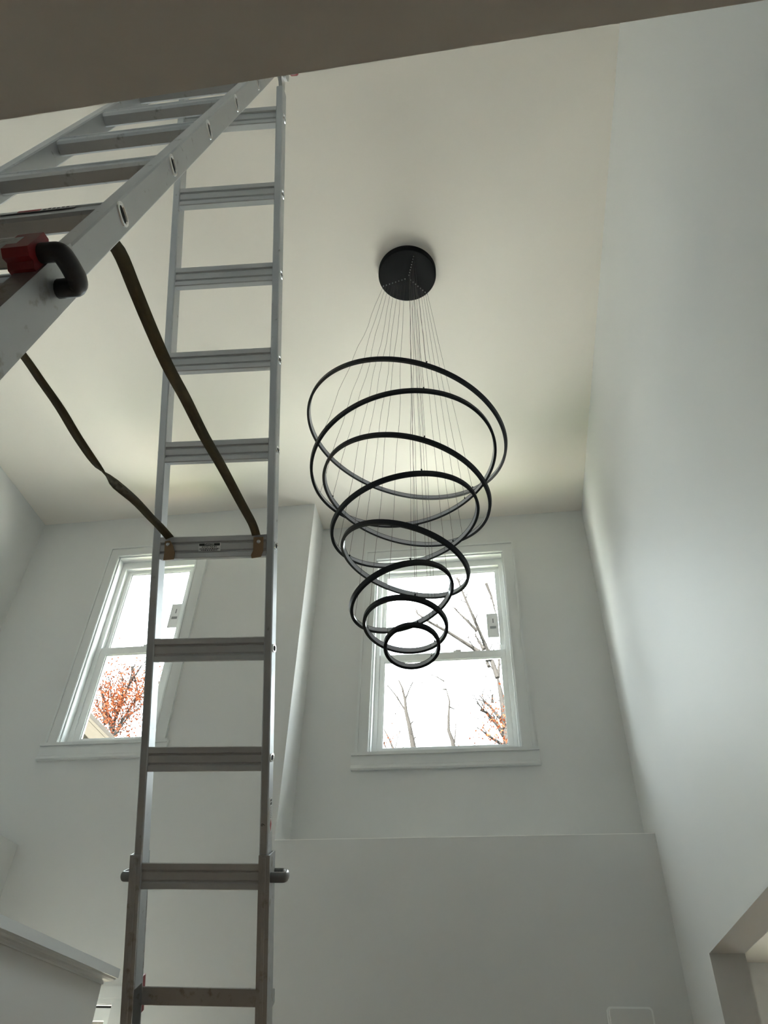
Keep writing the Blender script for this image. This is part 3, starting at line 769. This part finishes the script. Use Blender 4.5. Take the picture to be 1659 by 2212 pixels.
def twigs(mb, p, d, ln, r, depth, rng, tips):
    n = 4; pts = [p]; q = p; dd = d.normalized()
    for k in range(n):
        dd = (dd + Vector((rng.uniform(-.22, .22), rng.uniform(-.22, .22), rng.uniform(-.10, .22)))).normalized()
        q = q + dd * ln / n; pts.append(q)
    mb.tube(pts, [r * (1 - 0.17 * k) for k in range(n + 1)], 5, caps=False)
    tips.append(q)
    if depth > 0:
        for k in range(rng.choice((2, 3))):
            b = pts[rng.randint(1, n)]
            nd = (dd + Vector((rng.uniform(-1, 1), rng.uniform(-.8, .8), rng.uniform(-.2, .9)))).normalized()
            twigs(mb, b, nd, ln * rng.uniform(.45, .7), r * 0.55, depth - 1, rng, tips)
def leaves(centers, n, spread, size, rng):
    mb = MB()
    for _ in range(n):
        c = rng.choice(centers) + Vector((rng.gauss(0, spread), rng.gauss(0, spread), rng.gauss(0, spread)))
        u = Vector((rng.uniform(-1, 1), rng.uniform(-1, 1), rng.uniform(-1, 1))).normalized(); v = u.orthogonal().normalized()
        s = size * rng.uniform(.5, 1.2); w = u.cross(v) * s * 0.15
        mb.add([c - u * s, c - v * s * .55 + w, c + u * s * 0.9, c + v * s * .55 + w], [(0, 1, 2), (0, 2, 3)])
    return mb
def traced_tree(label, Y, trunk, branches, seed, r0, leaf=None, leaf_mat=None, tw=2, group='bare trees outside the windows', sub=1, tl=0.5):
    """trunk / branches are photo pixels put at the tree's distance Y"""
    rng = random.Random(seed)
    tp = [at_y(x, y, Y) for x, y in trunk]
    # continue the trunk down to the ground
    d = (tp[0] - tp[1]); d = Vector((d.x * 0.25, 0, -abs(d.z))).normalized()
    k = (tp[0].z - GZ) / -d.z
    foot = tp[0] + d * k; foot.z = GZ
    root = empty('tree', foot)
    tag(root, label, 'tree', group)
    pts = [foot, foot.lerp(tp[0], 0.5) + Vector((0.05, 0.1, 0))] + tp
    n = len(pts)
    r0 *= 1.15
    rr = [r0 * 2.1, r0 * 1.5] + [r0 * (1 - 0.8 * i / max(1, len(tp) - 1)) for i in range(len(tp))]
    build(MB().tube(pts, rr, 8), 'trunk', M_BARK, root)
    tips = []
    for bi, br in enumerate(branches):
        yy = Y
        bp = []
        for j, (x, y) in enumerate(br):
            bp.append(at_y(x, y, Y + rng.uniform(-.05, .05) * j * 2))
        mb = MB()
        rb = r0 * (0.34 if len(br) < 4 else 0.5)
        mb.tube(bp, [max(0.006, rb * (1 - 0.7 * j / max(1, len(bp) - 1))) for j in range(len(bp))], 6)
        for j in range(1, len(bp)):
            if tw:
                for _ in range(tw):
                    p = bp[j - 1].lerp(bp[j], rng.random())
                    dd = (bp[j] - bp[j - 1]).normalized() + Vector((rng.uniform(-1, 1), rng.uniform(-.7, .7), rng.uniform(-.3, .6)))
                    twigs(mb, p, dd, tl * rng.uniform(.3, .8), max(0.005, rb * 0.28), sub, rng, tips)
        build(mb, 'branch', M_BARK, root)
    if leaf:
        centers = [at_y(x, y, Y) + Vector((0, rng.uniform(-.4, .4), 0)) for x, y in leaf[0]]
        lo = build(leaves(centers, leaf[1], leaf[2], leaf[3], rng), 'foliage', leaf_mat or M_LEAF, root)
        lo['kind'] = 'stuff'
    return root
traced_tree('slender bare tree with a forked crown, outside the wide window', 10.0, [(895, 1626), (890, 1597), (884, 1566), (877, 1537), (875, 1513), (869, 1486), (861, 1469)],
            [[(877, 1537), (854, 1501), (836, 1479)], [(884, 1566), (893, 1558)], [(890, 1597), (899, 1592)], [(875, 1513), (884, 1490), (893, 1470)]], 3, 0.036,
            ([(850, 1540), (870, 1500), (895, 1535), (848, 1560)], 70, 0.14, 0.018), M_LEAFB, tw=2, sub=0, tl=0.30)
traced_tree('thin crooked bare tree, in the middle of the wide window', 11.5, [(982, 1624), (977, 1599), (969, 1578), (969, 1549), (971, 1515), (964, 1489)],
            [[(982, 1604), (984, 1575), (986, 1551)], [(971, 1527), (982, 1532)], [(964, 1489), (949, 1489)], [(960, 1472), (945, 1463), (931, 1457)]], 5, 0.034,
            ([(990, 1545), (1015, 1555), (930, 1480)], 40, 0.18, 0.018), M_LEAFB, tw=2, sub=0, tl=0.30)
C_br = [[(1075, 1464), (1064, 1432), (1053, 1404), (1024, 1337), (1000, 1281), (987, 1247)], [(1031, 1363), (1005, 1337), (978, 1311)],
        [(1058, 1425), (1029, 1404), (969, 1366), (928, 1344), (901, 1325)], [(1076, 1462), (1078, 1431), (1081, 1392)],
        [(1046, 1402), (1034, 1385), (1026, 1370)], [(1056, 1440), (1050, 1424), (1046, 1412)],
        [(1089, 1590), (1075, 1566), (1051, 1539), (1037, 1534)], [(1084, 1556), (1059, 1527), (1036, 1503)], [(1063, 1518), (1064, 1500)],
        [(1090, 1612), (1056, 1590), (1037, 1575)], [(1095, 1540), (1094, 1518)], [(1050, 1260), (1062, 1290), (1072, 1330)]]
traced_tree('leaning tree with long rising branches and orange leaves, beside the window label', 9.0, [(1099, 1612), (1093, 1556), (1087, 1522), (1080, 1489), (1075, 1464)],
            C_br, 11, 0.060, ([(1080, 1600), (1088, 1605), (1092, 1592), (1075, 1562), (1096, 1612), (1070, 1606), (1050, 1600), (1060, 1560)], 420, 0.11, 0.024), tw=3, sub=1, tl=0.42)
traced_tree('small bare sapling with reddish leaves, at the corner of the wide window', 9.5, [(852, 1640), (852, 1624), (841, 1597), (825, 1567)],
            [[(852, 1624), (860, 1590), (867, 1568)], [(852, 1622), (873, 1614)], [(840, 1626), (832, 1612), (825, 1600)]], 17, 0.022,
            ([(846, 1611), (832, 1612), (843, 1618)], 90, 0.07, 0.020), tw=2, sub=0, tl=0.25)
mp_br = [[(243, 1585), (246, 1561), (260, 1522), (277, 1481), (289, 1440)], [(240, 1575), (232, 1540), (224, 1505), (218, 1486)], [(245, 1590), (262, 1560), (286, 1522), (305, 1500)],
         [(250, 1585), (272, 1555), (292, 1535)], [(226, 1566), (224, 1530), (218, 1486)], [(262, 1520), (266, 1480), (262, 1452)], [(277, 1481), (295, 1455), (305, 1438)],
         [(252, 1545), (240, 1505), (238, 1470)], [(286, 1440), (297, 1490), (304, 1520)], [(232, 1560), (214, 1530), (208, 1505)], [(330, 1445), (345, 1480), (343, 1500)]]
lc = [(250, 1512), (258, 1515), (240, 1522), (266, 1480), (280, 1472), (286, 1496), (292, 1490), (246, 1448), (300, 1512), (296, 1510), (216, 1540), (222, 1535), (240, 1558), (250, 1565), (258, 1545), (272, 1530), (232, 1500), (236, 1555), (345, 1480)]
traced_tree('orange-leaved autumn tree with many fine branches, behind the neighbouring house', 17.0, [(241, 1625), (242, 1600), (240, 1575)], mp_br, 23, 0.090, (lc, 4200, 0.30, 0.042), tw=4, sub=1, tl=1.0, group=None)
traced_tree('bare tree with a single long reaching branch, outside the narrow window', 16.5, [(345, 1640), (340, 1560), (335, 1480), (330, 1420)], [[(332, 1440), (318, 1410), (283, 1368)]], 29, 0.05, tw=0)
